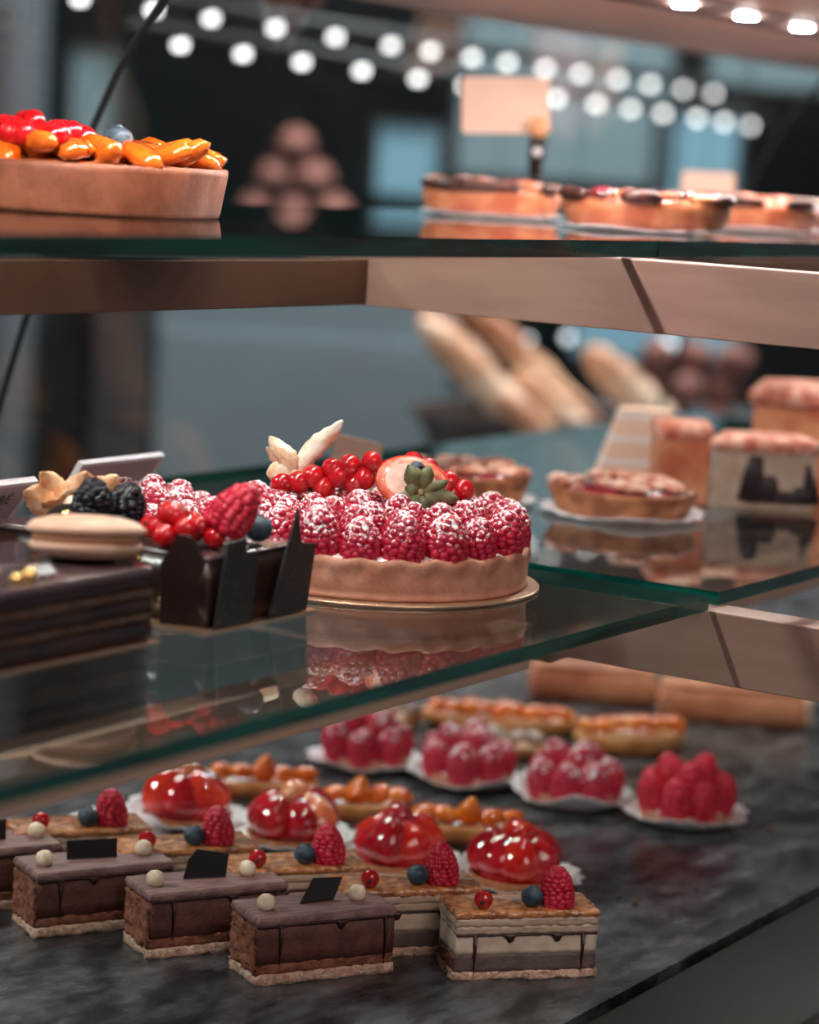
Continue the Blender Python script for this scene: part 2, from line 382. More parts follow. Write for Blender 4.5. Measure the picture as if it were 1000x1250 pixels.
# glowing panes made up for the pale blue patches far back
k = 0
for (d, a, z, ww, hh, m_) in [(4.4, -.60, 1.335, .09, .24, 'window_soft'), (4.4, -.04, 1.29, .12, .13, 'window_day'), (4.4, .23, 1.42, .38, .30, 'window_soft'),
                              (4.4, .47, 1.33, .15, .18, 'window_day'), (4.4, .62, 1.50, .30, .10, 'window_soft'), (4.4, .42, 1.02, .30, .12, 'window_day')]:
    k += 1
    t = bpy.data.objects.new('window_%d' % k, None); COL.objects.link(t); t.location = SH(d, a, z); t.rotation_euler = (0, 0, RZ); t['kind'] = 'structure'
    mb = MB(); b = .012
    for (x, y, sx, sy) in [(-ww/2, 0, b, hh+b), (ww/2, 0, b, hh+b), (0, -hh/2, ww, b), (0, hh/2, ww, b)]: mb.box((x, 0, y), (sx, .03, sy))
    mb.build('window_frame', 'dark_panel', t, False)
    MB().box((0, .004, 0), (ww-.004, .006, hh-.004)).build('window_pane', m_, t, False)
# breads
def bread(name, p, L, R, rot, mtl, label, cat, group=None, fat=1.0, cuts=4, parent=None):
    mb = MB(); n = 20; R_ = []
    for i in range(27):
        x = -1+2*i/26; r = R*max(.05, (1-abs(x)**3.2))**.5*(1+.02*sin(cuts*pi*x*1.7)); x *= L/2
        R_.append([(x, r*cos(2*pi*j/n)*fat, r*.86*sin(2*pi*j/n)*(1+.06*max(0, sin(2*pi*j/n))*sin(x/L*cuts*9+cos(2*pi*j/n)*2))) for j in range(n)])
    mb.loft(R_)
    return tag(mb.build(name, mtl, loc=p, rot=rot), label, cat, group)
bk = thing('bread_basket', SH(2.82, .155, .957), RZ, 'dark wicker basket holding the leaning baguettes', 'basket')
mb = MB(); mb.lathe([(.001, .0), (.13, .0), (.155, .045), (.160, .05), (.153, .052), (.125, .008), (.001, .008)], 40, wob=lambda q, r, a, z: (q[0]*1.0, q[1]*.62, z+.003*sin(20*a)*(z > .02))); mb.build('basket_bowl', 'wicker', bk)
MB().tube([(.158*cos(a*pi/20), .098*sin(a*pi/20), .052) for a in range(41)], .007).build('basket_rim', 'wicker', bk)
bag = [(2.76, .085, 1.040, .23, .025, 'nearest baguette, pale and floury, leaning left in the basket'),
       (2.86, .130, 1.062, .27, .022, 'brown baguette leaning behind the pale floury one'),
       (2.78, .170, 1.010, .16, .022, 'short pale baguette low in the middle of the basket'),
       (2.84, .248, 1.040, .15, .026, 'stubby pale baguette at the right of the basket'),
       (2.91, .045, 1.075, .13, .022, 'short baguette end poking out at the far left of the basket'),
       (2.72, .150, .990, .15, .020, 'dark orange baguette lying at the bottom of the basket')]
for i, (d, a, z, L, rr, lab) in enumerate(bag):
    bread('baguette', SH(d, a, z), L, rr, (0, radians(41), RZ), ['baguette_pale', 'baguette', 'baguette_pale', 'baguette_pale', 'baguette', 'baguette'][i], lab, 'baguette', 'baguettes in the dark basket', cuts=3)
for i in range(9):
    r_, c_ = divmod(i, 3)
    d, a, z = 3.15+.02*(i % 2), .285+.049*c_+.010*r_, .979+.041*r_
    bread('round_roll', SH(d, a, z), .048, .023, (.3*i, .2, i*.7), 'bread_dark',
          'brown bread roll in the heap right of the baguettes, '+['bottom left', 'bottom middle', 'bottom right', 'middle row left', 'centre', 'middle row right', 'top left', 'top middle', 'top right'][i], 'bread roll', 'brown rolls heaped beyond the baguettes', 1.0, 2)
for i, (a, z) in enumerate([(-.262, 1.208), (-.204, 1.208), (-.146, 1.208), (-.236, 1.257), (-.178, 1.257), (-.210, 1.306)]):
    bread('rustic_loaf', SH(3.84, a, z), .17, .028, (0, .0, RZ+pi/2+.03*(i % 3-1)), 'bread_dark', ['dark loaf at the left foot of the pile on the teal cabinet', 'dark loaf in the middle of the bottom row on the teal cabinet', 'dark loaf at the right foot of the pile on the teal cabinet', 'left loaf of the second row on the teal cabinet', 'right loaf of the second row on the teal cabinet', 'topmost loaf of the pile on the teal cabinet'][i], 'loaf', 'dark loaves piled on the teal cabinet')  # solid loaves stand in for bread reflected in the front glass
# rows of discs standing for LED reflections in the glass; a few bulbs
def dots(name, y, z, xs, r, label, slope):
    t = thing(name, (xs[0], y, z), 0, label, 'light track'); L = xs[-1]-xs[0]
    mb = MB(); mb.tube([(-.08, 0, .012), (L+.08, 0, .012+slope*L)], .009, 6); mb.build('rail', 'dark_panel', t)
    for x in (.02, L*.5+.03, L-.02): MB().tube([(x, 0, .015+slope*x), (x, 0, 3.0-z)], .0015, 5).build('hanging_wire', 'dark_rubber', t)  # rail and wires made up to carry the reflection discs
    me = MB().lathe([(.001, -.004), (r*.8, -.004), (r, 0), (r*.9, .006), (.001, .008)], 14).mesh('lamp_disc', 'track_led')
    for x in xs: put('lamp_disc', me, t, (x-xs[0], 0, slope*(x-xs[0])))
    return t
dots('light_track', 1.66, 1.432, [1.96, 2.08, 2.18, 2.30, 2.42, 2.54, 2.63, 2.73, 2.82, 2.92, 3.02, 3.13, 3.23, 3.34, 3.44], .0065, 'upper row of small round white spot lamps, nearest the canopy, above the price card', -.010)
dots('light_track', 1.6, 1.394, [2.051, 2.16, 2.27, 2.39, 2.511, 2.62, 2.73, 2.85, 2.96, 3.06, 3.16, 3.27, 3.36, 3.45], .0065, 'lower row of small round white spot lamps, passing behind the upper price card', -.016)
for i, (p, r) in enumerate([((3.016, 1.778, 1.042), .006), ((3.047, 1.73, 1.049), .005), ((3.078, 1.683, 1.055), .007), ((3.153, 1.563, 1.054), .010), ((3.17, 1.532, 1.039), .008), ((3.194, 1.484, 1.002), .006)]):
    t = thing('bulb_lamp', p, 0, ['pale bulb above the left end of the baguettes', 'dim bulb, second from the left above the baguettes', 'bright round bulb, third from the left above the baguettes', 'largest soft bulb above the bread rolls', 'soft bulb just right of the largest one', 'low pale bulb right of the bread rolls'][i], 'bulb', 'small bulbs above the breads')
    MB().ball((0, 0, 0), r, 2).build('bulb', 'bulb', t); MB().tube([(0, 0, r), (0, 0, r+.02)], r*.5, 8).build('socket', 'dark_rubber', t)
    MB().tube([(0, 0, r+.02), (0, 0, 3.0-p[2])], .0010, 5).build('cord', 'dark_rubber', t)

# ------------------------------------------------------------------ display case
CASE = thing('display_case', (1.1, .8, 0), 0, 'refrigerated pastry display case with taupe metal frame and sloping front glass', 'display case')
def C(name, mb, mtl, smooth=False, bevel=0, parent=CASE):
    mb.v = [(x-1.1, y-.8, z) for (x, y, z) in mb.v]; return mb.build(name, mtl, parent, smooth, bevel)
C('plinth', MB().box((1.3, .80, .43), (2.2, .56, .86)), 'sill')
C('front_sill', MB().box((1.3, .381, .8825), (2.2, .252, .029)), 'sill', bevel=.002)
C('front_panel', MB().box((1.3, .28, .44), (2.2, .05, .86)), 'sill', bevel=.002)
for X in (.30, 1.108, 1.95):
    C('bracket_arm', MB().box((X+.0, .545, 1.0610), (.022, .40, .036)), 'taupe_metal', bevel=.0006)
    C('bracket_arm', MB().box((X+.0, .565, 1.2305), (.022, .40, .036)), 'taupe_metal', bevel=.0006)
for (xa, xb) in ((.311, 1.097), (1.119, 1.939)):
    C('support_rail', MB().box(((xa+xb)/2, .618, 1.0455), (xb-xa, .018, .024)), 'rail_light', bevel=.0006)
    C('support_rail', MB().box(((xa+xb)/2, .732, 1.225), (xb-xa, .018, .024)), 'rail_metal', bevel=.0006)
CZ = 1.388
C('canopy_board', MB().box((1.3, .80, CZ+.03), (2.2, .20, .056)), 'canopy_paint', bevel=.001)
C('canopy_board', MB().box((1.3, .50, CZ+.03), (2.2, .24, .056)), 'canopy_paint', bevel=.001)
C('lamp_channel', MB().box((1.3, .66, CZ+.017), (2.2, .0795, .030)), 'canopy_recess')
me = MB().lathe([(.001, 0), (.0064, 0), (.0064, .0012), (.001, .0013)], 16).mesh('led_lamp', 'led')
for i in range(24): put('led_lamp', me, CASE, (.38+.0855*i-1.1, .66-.8, CZ+.0004))
# sloping glass towards the customers: curved panes with dark joints
GP = [(1.045, .87), (1.02, 1.0), (.99, 1.10), (.975, 1.15), (.958, 1.20), (.935, 1.26), (.917, 1.30), (.902, 1.33), (.886, 1.352), (.871, 1.370), (.858, 1.3835)]
for (xa, xb) in ((.20, 1.0985), (1.1015, 2.0), (2.003, 2.4)):
    mb = MB(); V = []; n = len(GP)
    for (y, z) in GP: V += [(xa, y, z), (xb, y, z)]
    for (y, z) in GP: V += [(xa, y+.005, z+.003), (xb, y+.005, z+.003)]
    Fc = [(2*i, 2*i+1, 2*i+3, 2*i+2) for i in range(n-1)]+[(2*n+2*i+2, 2*n+2*i+3, 2*n+2*i+1, 2*n+2*i) for i in range(n-1)]
    mb.add(V, Fc, 0); C('front_glass', mb, 'front_glass', True)
for X in (1.10, 2.0015):
    C('joint_strip', MB().tube([(X, y, z) for (y, z) in GP], .0022, 6), 'dark_rubber', True)
mb = MB(); mb.tube([(1.262, .44, 1.20), (1.245, .47, 1.45)], .010, 4); C('side_post', mb, 'taupe_metal')

# ------------------------------------------------------------------ shelves
def glass_shelf(xa, xb, ya, yb, z0, z1, label, g):
    t = thing('glass_shelf', ((xa+xb)/2, (ya+yb)/2, z0), 0, label, 'glass shelf', g); a, b, h = (xb-xa)/2, (yb-ya)/2, z1-z0; e = .0005
    V = [(-a, -b, 0), (a, -b, 0), (a, b, 0), (-a, b, 0), (-a, -b, h), (a, -b, h), (a, b, h), (-a, b, h)]
    MB().add(V, [(3, 2, 1, 0), (4, 5, 6, 7)]).build('glass_pane', 'shelf_glass', t, False)
    MB().add([(x*(1+1e-4), y*(1+1e-4), z) for x, y, z in V], [(0, 1, 5, 4), (1, 2, 6, 5), (2, 3, 7, 6), (3, 0, 4, 7)]).build('polished_edge', 'glass_edge', t, False)['label'] = 'dark green polished edge'
    return t
ZM, ZU, ZD = 1.086, 1.2570, .900
glass_shelf(.305, 1.0965, .5105, .94, ZM-.0068, ZM, 'middle glass shelf carrying the sugared raspberry tart', 'glass shelves of the case')
glass_shelf(1.1135, 1.96, .5135, .94, ZM-.0068, ZM, 'middle glass shelf carrying the cut pies and almond tarts', 'glass shelves of the case')
glass_shelf(.305, 1.137, .5735, .925, ZU-.0083, ZU, 'upper glass shelf carrying the orange fruit tart', 'glass shelves of the case')
glass_shelf(1.139, 1.96, .5735, .925, ZU-.0083, ZU, 'upper glass shelf carrying the scorched fruit pastries', 'glass shelves of the case')
mb = MB(); NX, NY = 60, 24; xa, xb, ya, yb = .25, 2.35, .51, 1.04
V = [(xa+(xb-xa)*i/NX, ya+(yb-ya)*j/NY, .900) for j in range(NY+1) for i in range(NX+1)]
mb.add(V, [(j*(NX+1)+i, j*(NX+1)+i+1, (j+1)*(NX+1)+i+1, (j+1)*(NX+1)+i) for j in range(NY) for i in range(NX)])
mb.box(((xa+xb)/2, (ya+yb)/2, .8898), (xb-xa, yb-ya, .0200))
tag(mb.build('slate_slab', 'slate', smooth=False), 'dark grey slate slab forming the floor of the case under the pastries', 'slate slab')

# ------------------------------------------------------------------ chocolate slices on the slate
def drips(parent, L, W, z, mtl='drip', seed=0, zb=.004, cols=(.16, .93), nd=3, name='chocolate_drip'):
    rnd = random.Random(seed); mb = MB(); y = -W/2-.0005; R_ = []
    n = 60
    for i in range(n+1):
        u = i/n; x = -L/2+L*u; d = .0012+.0006*abs(nz((x, seed, 0), 400))
        for c in cols:
            d = max(d, (z-zb)*math.exp(-((u-c)/.0085)**6))
        for j in range(nd):
            c = cols[0]+(cols[1]-cols[0])*(j+.75+.25*rnd.random()*0)/(nd+.3)
            d = max(d, .0046*math.exp(-((u-c)/.034)**4))
        R_.append([(x, y, z-d), (x, y-.0006, z-d*.5), (x, y-.0003, z), (x, y+.0012, z), (x, y+.0012, z-d)])
    mb.loft(R_); return mb.build(name, mtl, parent)
def plaque(parent, u, v, z, w_, h_, rot, skew=0, name='chocolate_plaque', mtl='choc_plaque', pts=None, thick=.0012):
    P = pts or [(-w_/2, 0), (w_/2, 0), (w_/2+skew, h_), (-w_/2+skew, h_)]
    mb = MB(); mb.loft([[(x, -thick/2, y) for x, y in P], [(x, thick/2, y) for x, y in P]])
    return mb.build(name, mtl, parent, False, .0003, loc=(u, v, z), rot=rot)
UD = math.atan2(-.515, .857); DL, DW, DH = .072, .031, .0335
darks = [((.957, .641), 0, 'dark chocolate slice nearest the front, black plaque leaning right', (.024, .010, .009, -.50), (-.027, .022)),
         ((.953, .703), .03, 'chocolate slice second from the front with a tall pointed black plaque', (.022, .014, .003, -.15), (-.029, .021)),
         ((.941, .765), .05, 'chocolate slice third from the front with a plain rectangular black plaque', (.026, .0095, 0, -.1), (-.028, .026)),
         ((.926, .826), .05, 'chocolate slice cut off by the left edge of the picture', (.026, .0105, 0, -.1), (-.026, .028))]
for i, (c, dr_, lab, pq, hz) in enumerate(darks):
    t = thing('chocolate_slice', (*c, ZD), UD+dr_, lab, 'chocolate slice', 'chocolate slices on the slate')
    slab(MB(), DL+.001, DW+.001, 0, .0050, .0022, i).build('biscuit_base', 'biscuit', t)
    slab(MB(), DL-.0005, DW-.0005, .0050, .0100, .0014, i+5).build('chocolate_sponge', 'choc_side', t)
    slab(MB(), DL, DW, .0100, .0285, .0009, i+9).build('chocolate_mousse', 'choc_mousse' if i else 'choc_mousse', t)
    mbx = MB()   # rough cut end
    slab(mbx, .0022, DW-.002, .0052, .0278, .0022, i+3, nx=3, ny=22, nzr=14); mbx.v = [(x-DL/2, y, z) for x, y, z in mbx.v]; mbx.build('cut_end', 'choc_side', t)
    slab(MB(), DL+.0016, DW+.0016, .0285, .0330, .0010, i+2, soft=.0006, nx=50, ny=24).build('cocoa_layer', 'cocoa_top', t)
    drips(t, DL, DW, .0292, seed=i, nd=1 if i in (0, 1) else 2)
    w_, h_, sk, lean = pq
    P = None
    if i == 1: P = [(-.011, 0), (.011, 0), (.0125, .0115), (-.004, .0145), (-.0085, .009)]
    if i == 0: P = [(-.010, 0), (.009, 0), (.0165, .0105), (.000, .0115)]
    plaque(t, -.001 if i else .002, .001, .0334, w_, h_, (lean, 0, -.12 if i else .1), sk, pts=P)
    for j, u in enumerate(hz):
        berry('hazelnut', HAZEL, (u, -.003+.002*j, .0366), t, (1.2, .4+j), 1.0)

# ------------------------------------------------------------------ caramel slices
CL, CW = .0715, .029; UW = math.atan2(-.678, .735)
carms = [((1.0256, .566), 0, 'caramel-topped cream slice at the right end of the row, nearest the front'),
         ((1.0166, .627), .06, 'caramel-topped cream slice second from the front of its row'),
         ((1.0066, .689), .10, 'caramel-topped cream slice third from the front of its row'),
         ((.994, .750), .12, 'caramel-topped cream slice fourth from the front, beside the second-rearmost strawberry tart'),
         ((.983, .812), .12, 'rearmost caramel-topped cream slice, at the left edge below the glass shelf')]
for i, (c, dr_, lab) in enumerate(carms):
    t = thing('caramel_slice', (*c, ZD), UW+dr_, lab, 'cream slice', 'caramel topped cream slices')
    slab(MB(), CL+.0015, CW+.001, 0, .0042, .0024, i+20).build('biscuit_base', 'biscuit', t)
    slab(MB(), CL, CW, .0042, .0128, .0012, i+21, nzr=5).build('chocolate_mousse', 'mousse_brown', t)
    slab(MB(), CL, CW, .0128, .0228, .0010, i+22, nzr=5).build('cream_layer', 'cream', t)
    slab(MB(), CL+.0006, CW+.0006, .0228, .0268, .0012, i+23).build('sponge_layer', 'cream_coffee', t)
    slab(MB(), CL+.0008, CW+.0008, .0268, .0306, .0014, i+24).build('sponge_layer', 'cream_coffee', t)
    mbx = MB(); slab(mbx, .0016, CW-.001, .0050, .0122, .0020, i, nx=2, ny=20, nzr=6); mbx.v = [(x-CL/2, y, z) for x, y, z in mbx.v]; mbx.build('cut_end', 'choc_side', t)
    slab(MB(), CL+.0018, CW+.0016, .0306, .0340, .0012, i+25, soft=.0006, nx=50, ny=24).build('caramel_top', 'caramel_top', t)
    drips(t, CL, CW, .0232, seed=i+5, nd=2, cols=(.13, .90), zb=.002)
    berry('raspberry', RASP, (.0175, -.006, .0338), t, (.10, 2.4), .98)
    berry('blueberry', BLUE, (.0040, -.0065, .0388), t, (.3, 1), .98)
    berry('currant', CURR, (-.0215, -.0085, .0385), t, (1.6, -2), .92)

# ------------------------------------------------------------------ small tarts
def tart_shell(parent, r, h, mtl, n=48, flare=.06, crimp=24, name='crust', amp=.0006, floor=True, sx=1, sy=1, seed=0):
    mb = MB()
    def wob(q, rr, a, z):
        k = 1+(amp/r)*cos(crimp*a)*min(1, z/h)+.012*nz((cos(a), sin(a), seed), 2)
        return (q[0]*k*sx, q[1]*k*sy, z+.0006*nz((cos(a)*3, sin(a)*3, seed+z*50), 1.5)*(z > h*.8))
    mb.lathe([(.001, 0), (r*(1-flare), 0), (r*(1-flare*.8), h*.08), (r, h*.85), (r*1.0, h*.97), (r*.985, h), (r*.95, h), (r*.93, h*.93), (r*.9, h*.72), (.001, h*.72)], n, wob=wob)
    return mb.build(name, mtl, parent)
def strawb_mesh(mtl, seed):
    mb = MB(); n = 18
    mb.lathe([(.001, 0), (.0075, .0005), (.0114, .004), (.0124, .009), (.0112, .015), (.0082, .0205), (.0040, .0248), (.0005, .0260)], n,
        wob=lambda q, r, a, z: (q[0]*(1+.20*nz((cos(a), sin(a), z*70+seed), 1.3)), q[1]*(1+.20*nz((cos(a), sin(a), z*70+seed), 1.3)), z))
    return mb.mesh('strawberry', mtl)
STR = [strawb_mesh('strawberry_red', 1), strawb_mesh('strawberry_deep', 2), strawb_mesh('strawberry_pale', 3), strawb_mesh('strawberry_red', 4), strawb_mesh('strawberry_deep', 5)]
sp = [((1.124, .846), 'strawberry tart at the back of its row, left of the others, beside a folded paper'),
      ((1.132, .776), 'strawberry tart second from the back of its row'),
      ((1.133, .706), 'strawberry tart third from the back of its row'),
      ((1.153, .640), 'strawberry tart at the front right of its row')]
for i, (c, lab) in enumerate(sp):
    doily((*c, ZD), .0365, 'white paper doily under the '+lab.split(',')[0], 'doilies under the strawberry tarts', .006, i)
    t = thing('strawberry_tart', (*c, ZD+.001), i*1.3, lab, 'strawberry tart', 'strawberry tarts on doilies')
    tart_shell(t, .0262, .0055, 'crust_dark', seed=i)
    MB().lathe([(.001, .003), (.0225, .003), (.021, .009), (.013, .014), (.001, .017)], 20).build('jam_filling', 'strawberry_deep', t)
    rnd = random.Random(i+40)
    for j in range(7):
        a = j*2*pi/7+rnd.uniform(-.15, .15)
        berry('strawberry', STR, (.0178*cos(a), .0178*sin(a), .0045), t, (-.34+rnd.uniform(-.30, .15), a), rnd.uniform(.96, 1.14), rnd)
    berry('strawberry', STR, (-.008*cos(i*2.1), -.008*sin(i*2.1), .0235), t, (1.25, i*2.1), .80, rnd)
# folded paper beside the rearmost strawberry tart
mb = MB(); n = 14
top = [(-.03+.06*i/n, -.016+.006*sin(i*.5), .004+.010*sin(i/n*pi)+.001*sin(i*1.7)) for i in range(n+1)]
V = []
for (x, y, z) in top: V += [(x, y, .0006), (x, y+.010, z), (x, y+.028, z*.8), (x, y+.034, .0006)]
mb.add(V, [(4*i+k, 4*i+4+k, 4*i+5+k, 4*i+1+k) for i in range(n) for k in range(3)])
o = mb.build('folded_paper', 'paper_white', loc=(1.078, .862, ZD), rot=(0, 0, -.7)); o.modifiers.new('solid', 'SOLIDIFY').thickness = .0006
tag(o, 'crumpled white paper tray between the rearmost cream slice and strawberry tart', 'paper')

rp = [((1.314, .846), 'raspberry tart at the back left of its row, on a doily', RASP_L, .006),
      ((1.324, .776), 'raspberry tart second from the left, thickly dusted with sugar', RASP_L, .006),
      ((1.330, .702), 'raspberry tart third from the left on a doily with curled-up edge', RASP_L, .009),
      ((1.342, .630), 'raspberry tart at the right end of its row on the slate', RASP, .007)]
for i, (c, lab, ms, rise) in enumerate(rp):
    doily((*c, ZD), .0375, 'white paper doily under the '+lab.split(',')[0].split(' on a')[0].split(' on the')[0], 'doilies under the raspberry tarts', rise, 7+i)
    t = thing('raspberry_tart', (*c, ZD+.001), i*.8, lab, 'raspberry tart', 'small raspberry tarts on doilies')
    tart_shell(t, .0275, .008, 'crust', seed=i+8)
    MB().lathe([(.001, .005), (.025, .005), (.024, .008), (.014, .016), (.001, .018)], 20).build('cream_filling', 'sugar_cream', t)
    rnd = random.Random(i+70)
    for j in range(7):
        a = j*2*pi/7+rnd.uniform(-.1, .1); berry('raspberry', ms, (.0185*cos(a), .0185*sin(a), .0065), t, (.24, a), 1.18*rnd.uniform(.95, 1.06), rnd)
    for j in range(3):
        a = j*2*pi/3+.4+i; berry('raspberry', ms, (.0080*cos(a), .0080*sin(a), .0165), t, (.3, a), 1.16, rnd)

def leaf_tart(c, rz, L, W, lab, name, grp, peak=True, mt='orange_glaze', h=.010, top=.010, seed=0):
    t = thing(name, (*c, ZD), rz, lab, 'fruit tart', grp); n = 40
    def ring(k, z, r=1): 
        out = []
        for i in range(n):
            a = 2*pi*i/n; x = L/2*cos(a); y = W/2*sin(a)*(abs(sin(a))**.45)*(1+.03*cos(9*a))
            out.append((x*k, y*k, z))
        return out
    MB().loft([ring(.85, 0), ring(.97, h*.5), ring(1, h), ring(.97, h+.0012), ring(.9, h*.8)]).build('crust', 'apricot_crust', t)
    rnd = random.Random(seed); m = max(4, int(L/.012))
    for i in range(m):
        x = -L*.38+L*.76*i/(m-1); s = (1-(2*x/L)**2)**.5
        mb = MB(); mb.lathe([(.0005, -.004), (.006, -.003), (.0085, 0), (.007, .003), (.0005, .0045)], 12, T=TR((x, rnd.uniform(-.003, .003)*s, h+.002+top*.2*s), (rnd.uniform(-.5, .5), rnd.uniform(-.4, .4), rnd.random()*3), (1, .5+W*s*16, 1.1)))
        mb.build('orange_segment' if mt == 'orange_glaze' else 'almond_topping', mt, t)
    if peak: MB().lathe([(.0005, -.004), (.007, -.002), (.0075, .004), (.004, .010), (.0008, .013)], 9, T=TR((0, 0, h+.004), (.3, .2, 0))).build('glazed_peak', mt, t)
    return t
for i, c in enumerate([(1.205, .850), (1.204, .780), (1.210, .706)]):
    leaf_tart(c, radians(-55), .068, .034, ['small glazed apricot tart behind the two rearmost strawberry tarts', 'small glazed apricot tart behind the middle strawberry tarts', 'small glazed apricot tart with a shiny top behind the two front strawberry tarts'][i], 'apricot_tart', 'apricot tarts between the tart rows', h=.010, top=.012, seed=i)
leaf_tart((1.468, .835), radians(-62), .115, .045, 'long orange fruit tart lying at the back of the slate', 'orange_tart', 'long orange tarts', False, h=.011, seed=9)
leaf_tart((1.485, .742), radians(-38), .085, .050, 'orange fruit tart with bright highlights right of the long one', 'orange_tart', 'long orange tarts', False, h=.013, top=.02, seed=12)
leaf_tart((1.405, .803), radians(-60), .070, .040, 'greyish almond tart dusted with sugar in front of the long orange tart', 'almond_tart', None, False, 'almond', .008, seed=15)
leaf_tart((1.41, .905), radians(-60), .070, .040, 'almond tart at the far left beyond the raspberry tarts', 'almond_tart', None, False, 'almond', .010, seed=16)
for i, (c, L) in enumerate([((1.608, .838), .095), ((1.622, .732), .105)]):
    t = thing('glazed_cake_bar', (*c, ZD), radians(-60), ['left reddish-brown cake bar at the back of the slate', 'right reddish-brown cake bar with a pale cut end'][i], 'cake bar', 'brown cake bars on the slate')
    slab(MB(), L, .035, 0, .024, .002, i, soft=.003).build('cake_body', 'loaf', t)
    slab(MB(), L*.96, .030, .0245, .0275, .002, i+2, soft=.002).build('glaze', 'loaf', t)
    if i: mbx = slab(MB(), .006, .031, .002, .024, .001, 3, nx=3); mbx.v = [(x+L/2+.002, y, z) for x, y, z in mbx.v]; mbx.build('cut_end', 'loaf_end', t)['label'] = 'pale cut end'
rnd = random.Random(3)
for i, (x, y, s) in enumerate([(1.17, .585, .0016), (1.165, .572, .0018), (1.215, .560, .0016), (1.36, .58, .0025), (1.02, .70-.19, .001), (1.50, .66, .002)]):
    tag(MB().ball((0, 0, 0), s, 1, sc=(1.4, 1, .6)).build('crumb', 'crumb', loc=(x, y, ZD+s*.55)), ['dark crumb on the bare slate right of the front strawberry tart', 'second dark crumb right of the front strawberry tart, nearer the viewer', 'dark crumb between the front strawberry tart and the last raspberry tart', 'larger crumb in front of the rightmost raspberry tart', 'tiny crumb at the front edge of the slate', 'crumb on the slate far right, behind the raspberry tarts'][i], 'crumb', 'crumbs on the slate')

# ------------------------------------------------------------------ the large raspberry tart
TC = (1.004, .648)
tag(MB().lathe([(.001, 0), (.0805, 0), (.0812, .0005), (.0812, .0012), (.0805, .0016), (.001, .0016)], 96).build('cake_board', 'gold_board', loc=(*TC, ZM+.0002)), 'round gold cardboard disc under the large raspberry tart', 'cake board')
BIG = thing('large_raspberry_tart', (*TC, ZM+.002), 0, 'large round tart ringed with sugar-dusted raspberries, on a gold board', 'raspberry tart')
R = .0765; n = 144; mb = MB()
def wob(q, r, a, z):
    if r < .05: return q
    d = 0
    if .011 < z < .0165: d = -.0022*max(0, cos(26*a+.6*nz((a*3, 0, 0), 2)))
    d += .0005*nz((cos(a)*4, sin(a)*4, z*120), 2)
    k = 1+d/r; return (q[0]*k, q[1]*k, z+(.0007*cos(26*a) if z > .016 else 0)+(.0005*nz((cos(a)*9, sin(a)*9, 3), 2) if z > .01 else 0))
mb.lathe([(.001, 0), (R-.0022, 0), (R-.0012, .0008), (R-.0014, .002), (R-.0022, .0030), (R-.0016, .0045), (R-.0012, .010), (R-.0008, .0125), (R-.0003, .0145), (R-.0002, .016), (R-.0006, .0185), (R-.0022, .0195), (R-.0050, .0190), (R-.0065, .016), (.001, .016)], n, wob=wob)
mb.build('crust', 'crust', BIG)
MB().lathe([(R-.004, .0165), (R-.006, .0190), (R-.010, .0200), (.055, .0215), (.035, .026), (.001, .028)], 72, wob=lambda q, r, a, z: (q[0], q[1], z+.0012*nz((q[0], q[1], 0), 160)), cap=(False, True)).build('cream_filling', 'sugar_cream', BIG)
rnd = random.Random(11)
for (rr, cnt, z, tilt, ms, s) in [(.0635, 20, .0160, .16, RASP_S, 1.16), (.0465, 14, .0200, .10, RASP_S, 1.0), (.0310, 10, .0215, .08, RASP_S, .95), (.0150, 5, .0215, .05, RASP_S, .95)]:
    for j in range(cnt):
        a = 2*pi*(j+rnd.uniform(-.08, .08))/cnt+rr*37; berry('raspberry', ms, (rr*cos(a), rr*sin(a), z+rnd.uniform(-.0008, .0008)), BIG, (tilt+rnd.uniform(-.08, .08), a), s*rnd.uniform(.95, 1.05), rnd)
# currants on top (x, y, z above the shelf)
cur = [(-.0241, .0402, .0409), (-.0197, .0335, .0418), (-.0156, .0278, .0450), (-.0133, .0228, .0401), (-.0091, .0177, .0457), (-.0055, .0133, .0512), (-.0103, .0206, .0495),
       (.0005, .0044, .0538), (-.0052, .0105, .0422), (-.0023, .0068, .0456), (.0113, -.0124, .0550), (.0149, -.0189, .0522), (.0197, -.0282, .0461), (.0232, -.0348, .0426), (.0198, -.0300, .0402),
       (.0171, -.0255, .0407), (.0065, -.0030, .0500), (.0160, -.0100, .0470), (.0020, .0160, .0470), (-.0040, .0260, .0440), (-.010, .034, .0430), (.024, -.020, .0455)]
for p in cur:
    q = (p[0], p[1]+.001, p[2]+.0015)
    berry('currant', CURR, q, BIG, (rnd.uniform(.7, 2.2), rnd.uniform(5.0, 8.6)), rnd.uniform(1.04, 1.2), rnd)
MB().tube([(-.0216, .0385, .0475), (-.014, .027, .0478), (-.006, .016, .0490), (.0, .007, .052)], .0006, 6).build('currant_stem', 'stem_green', BIG)
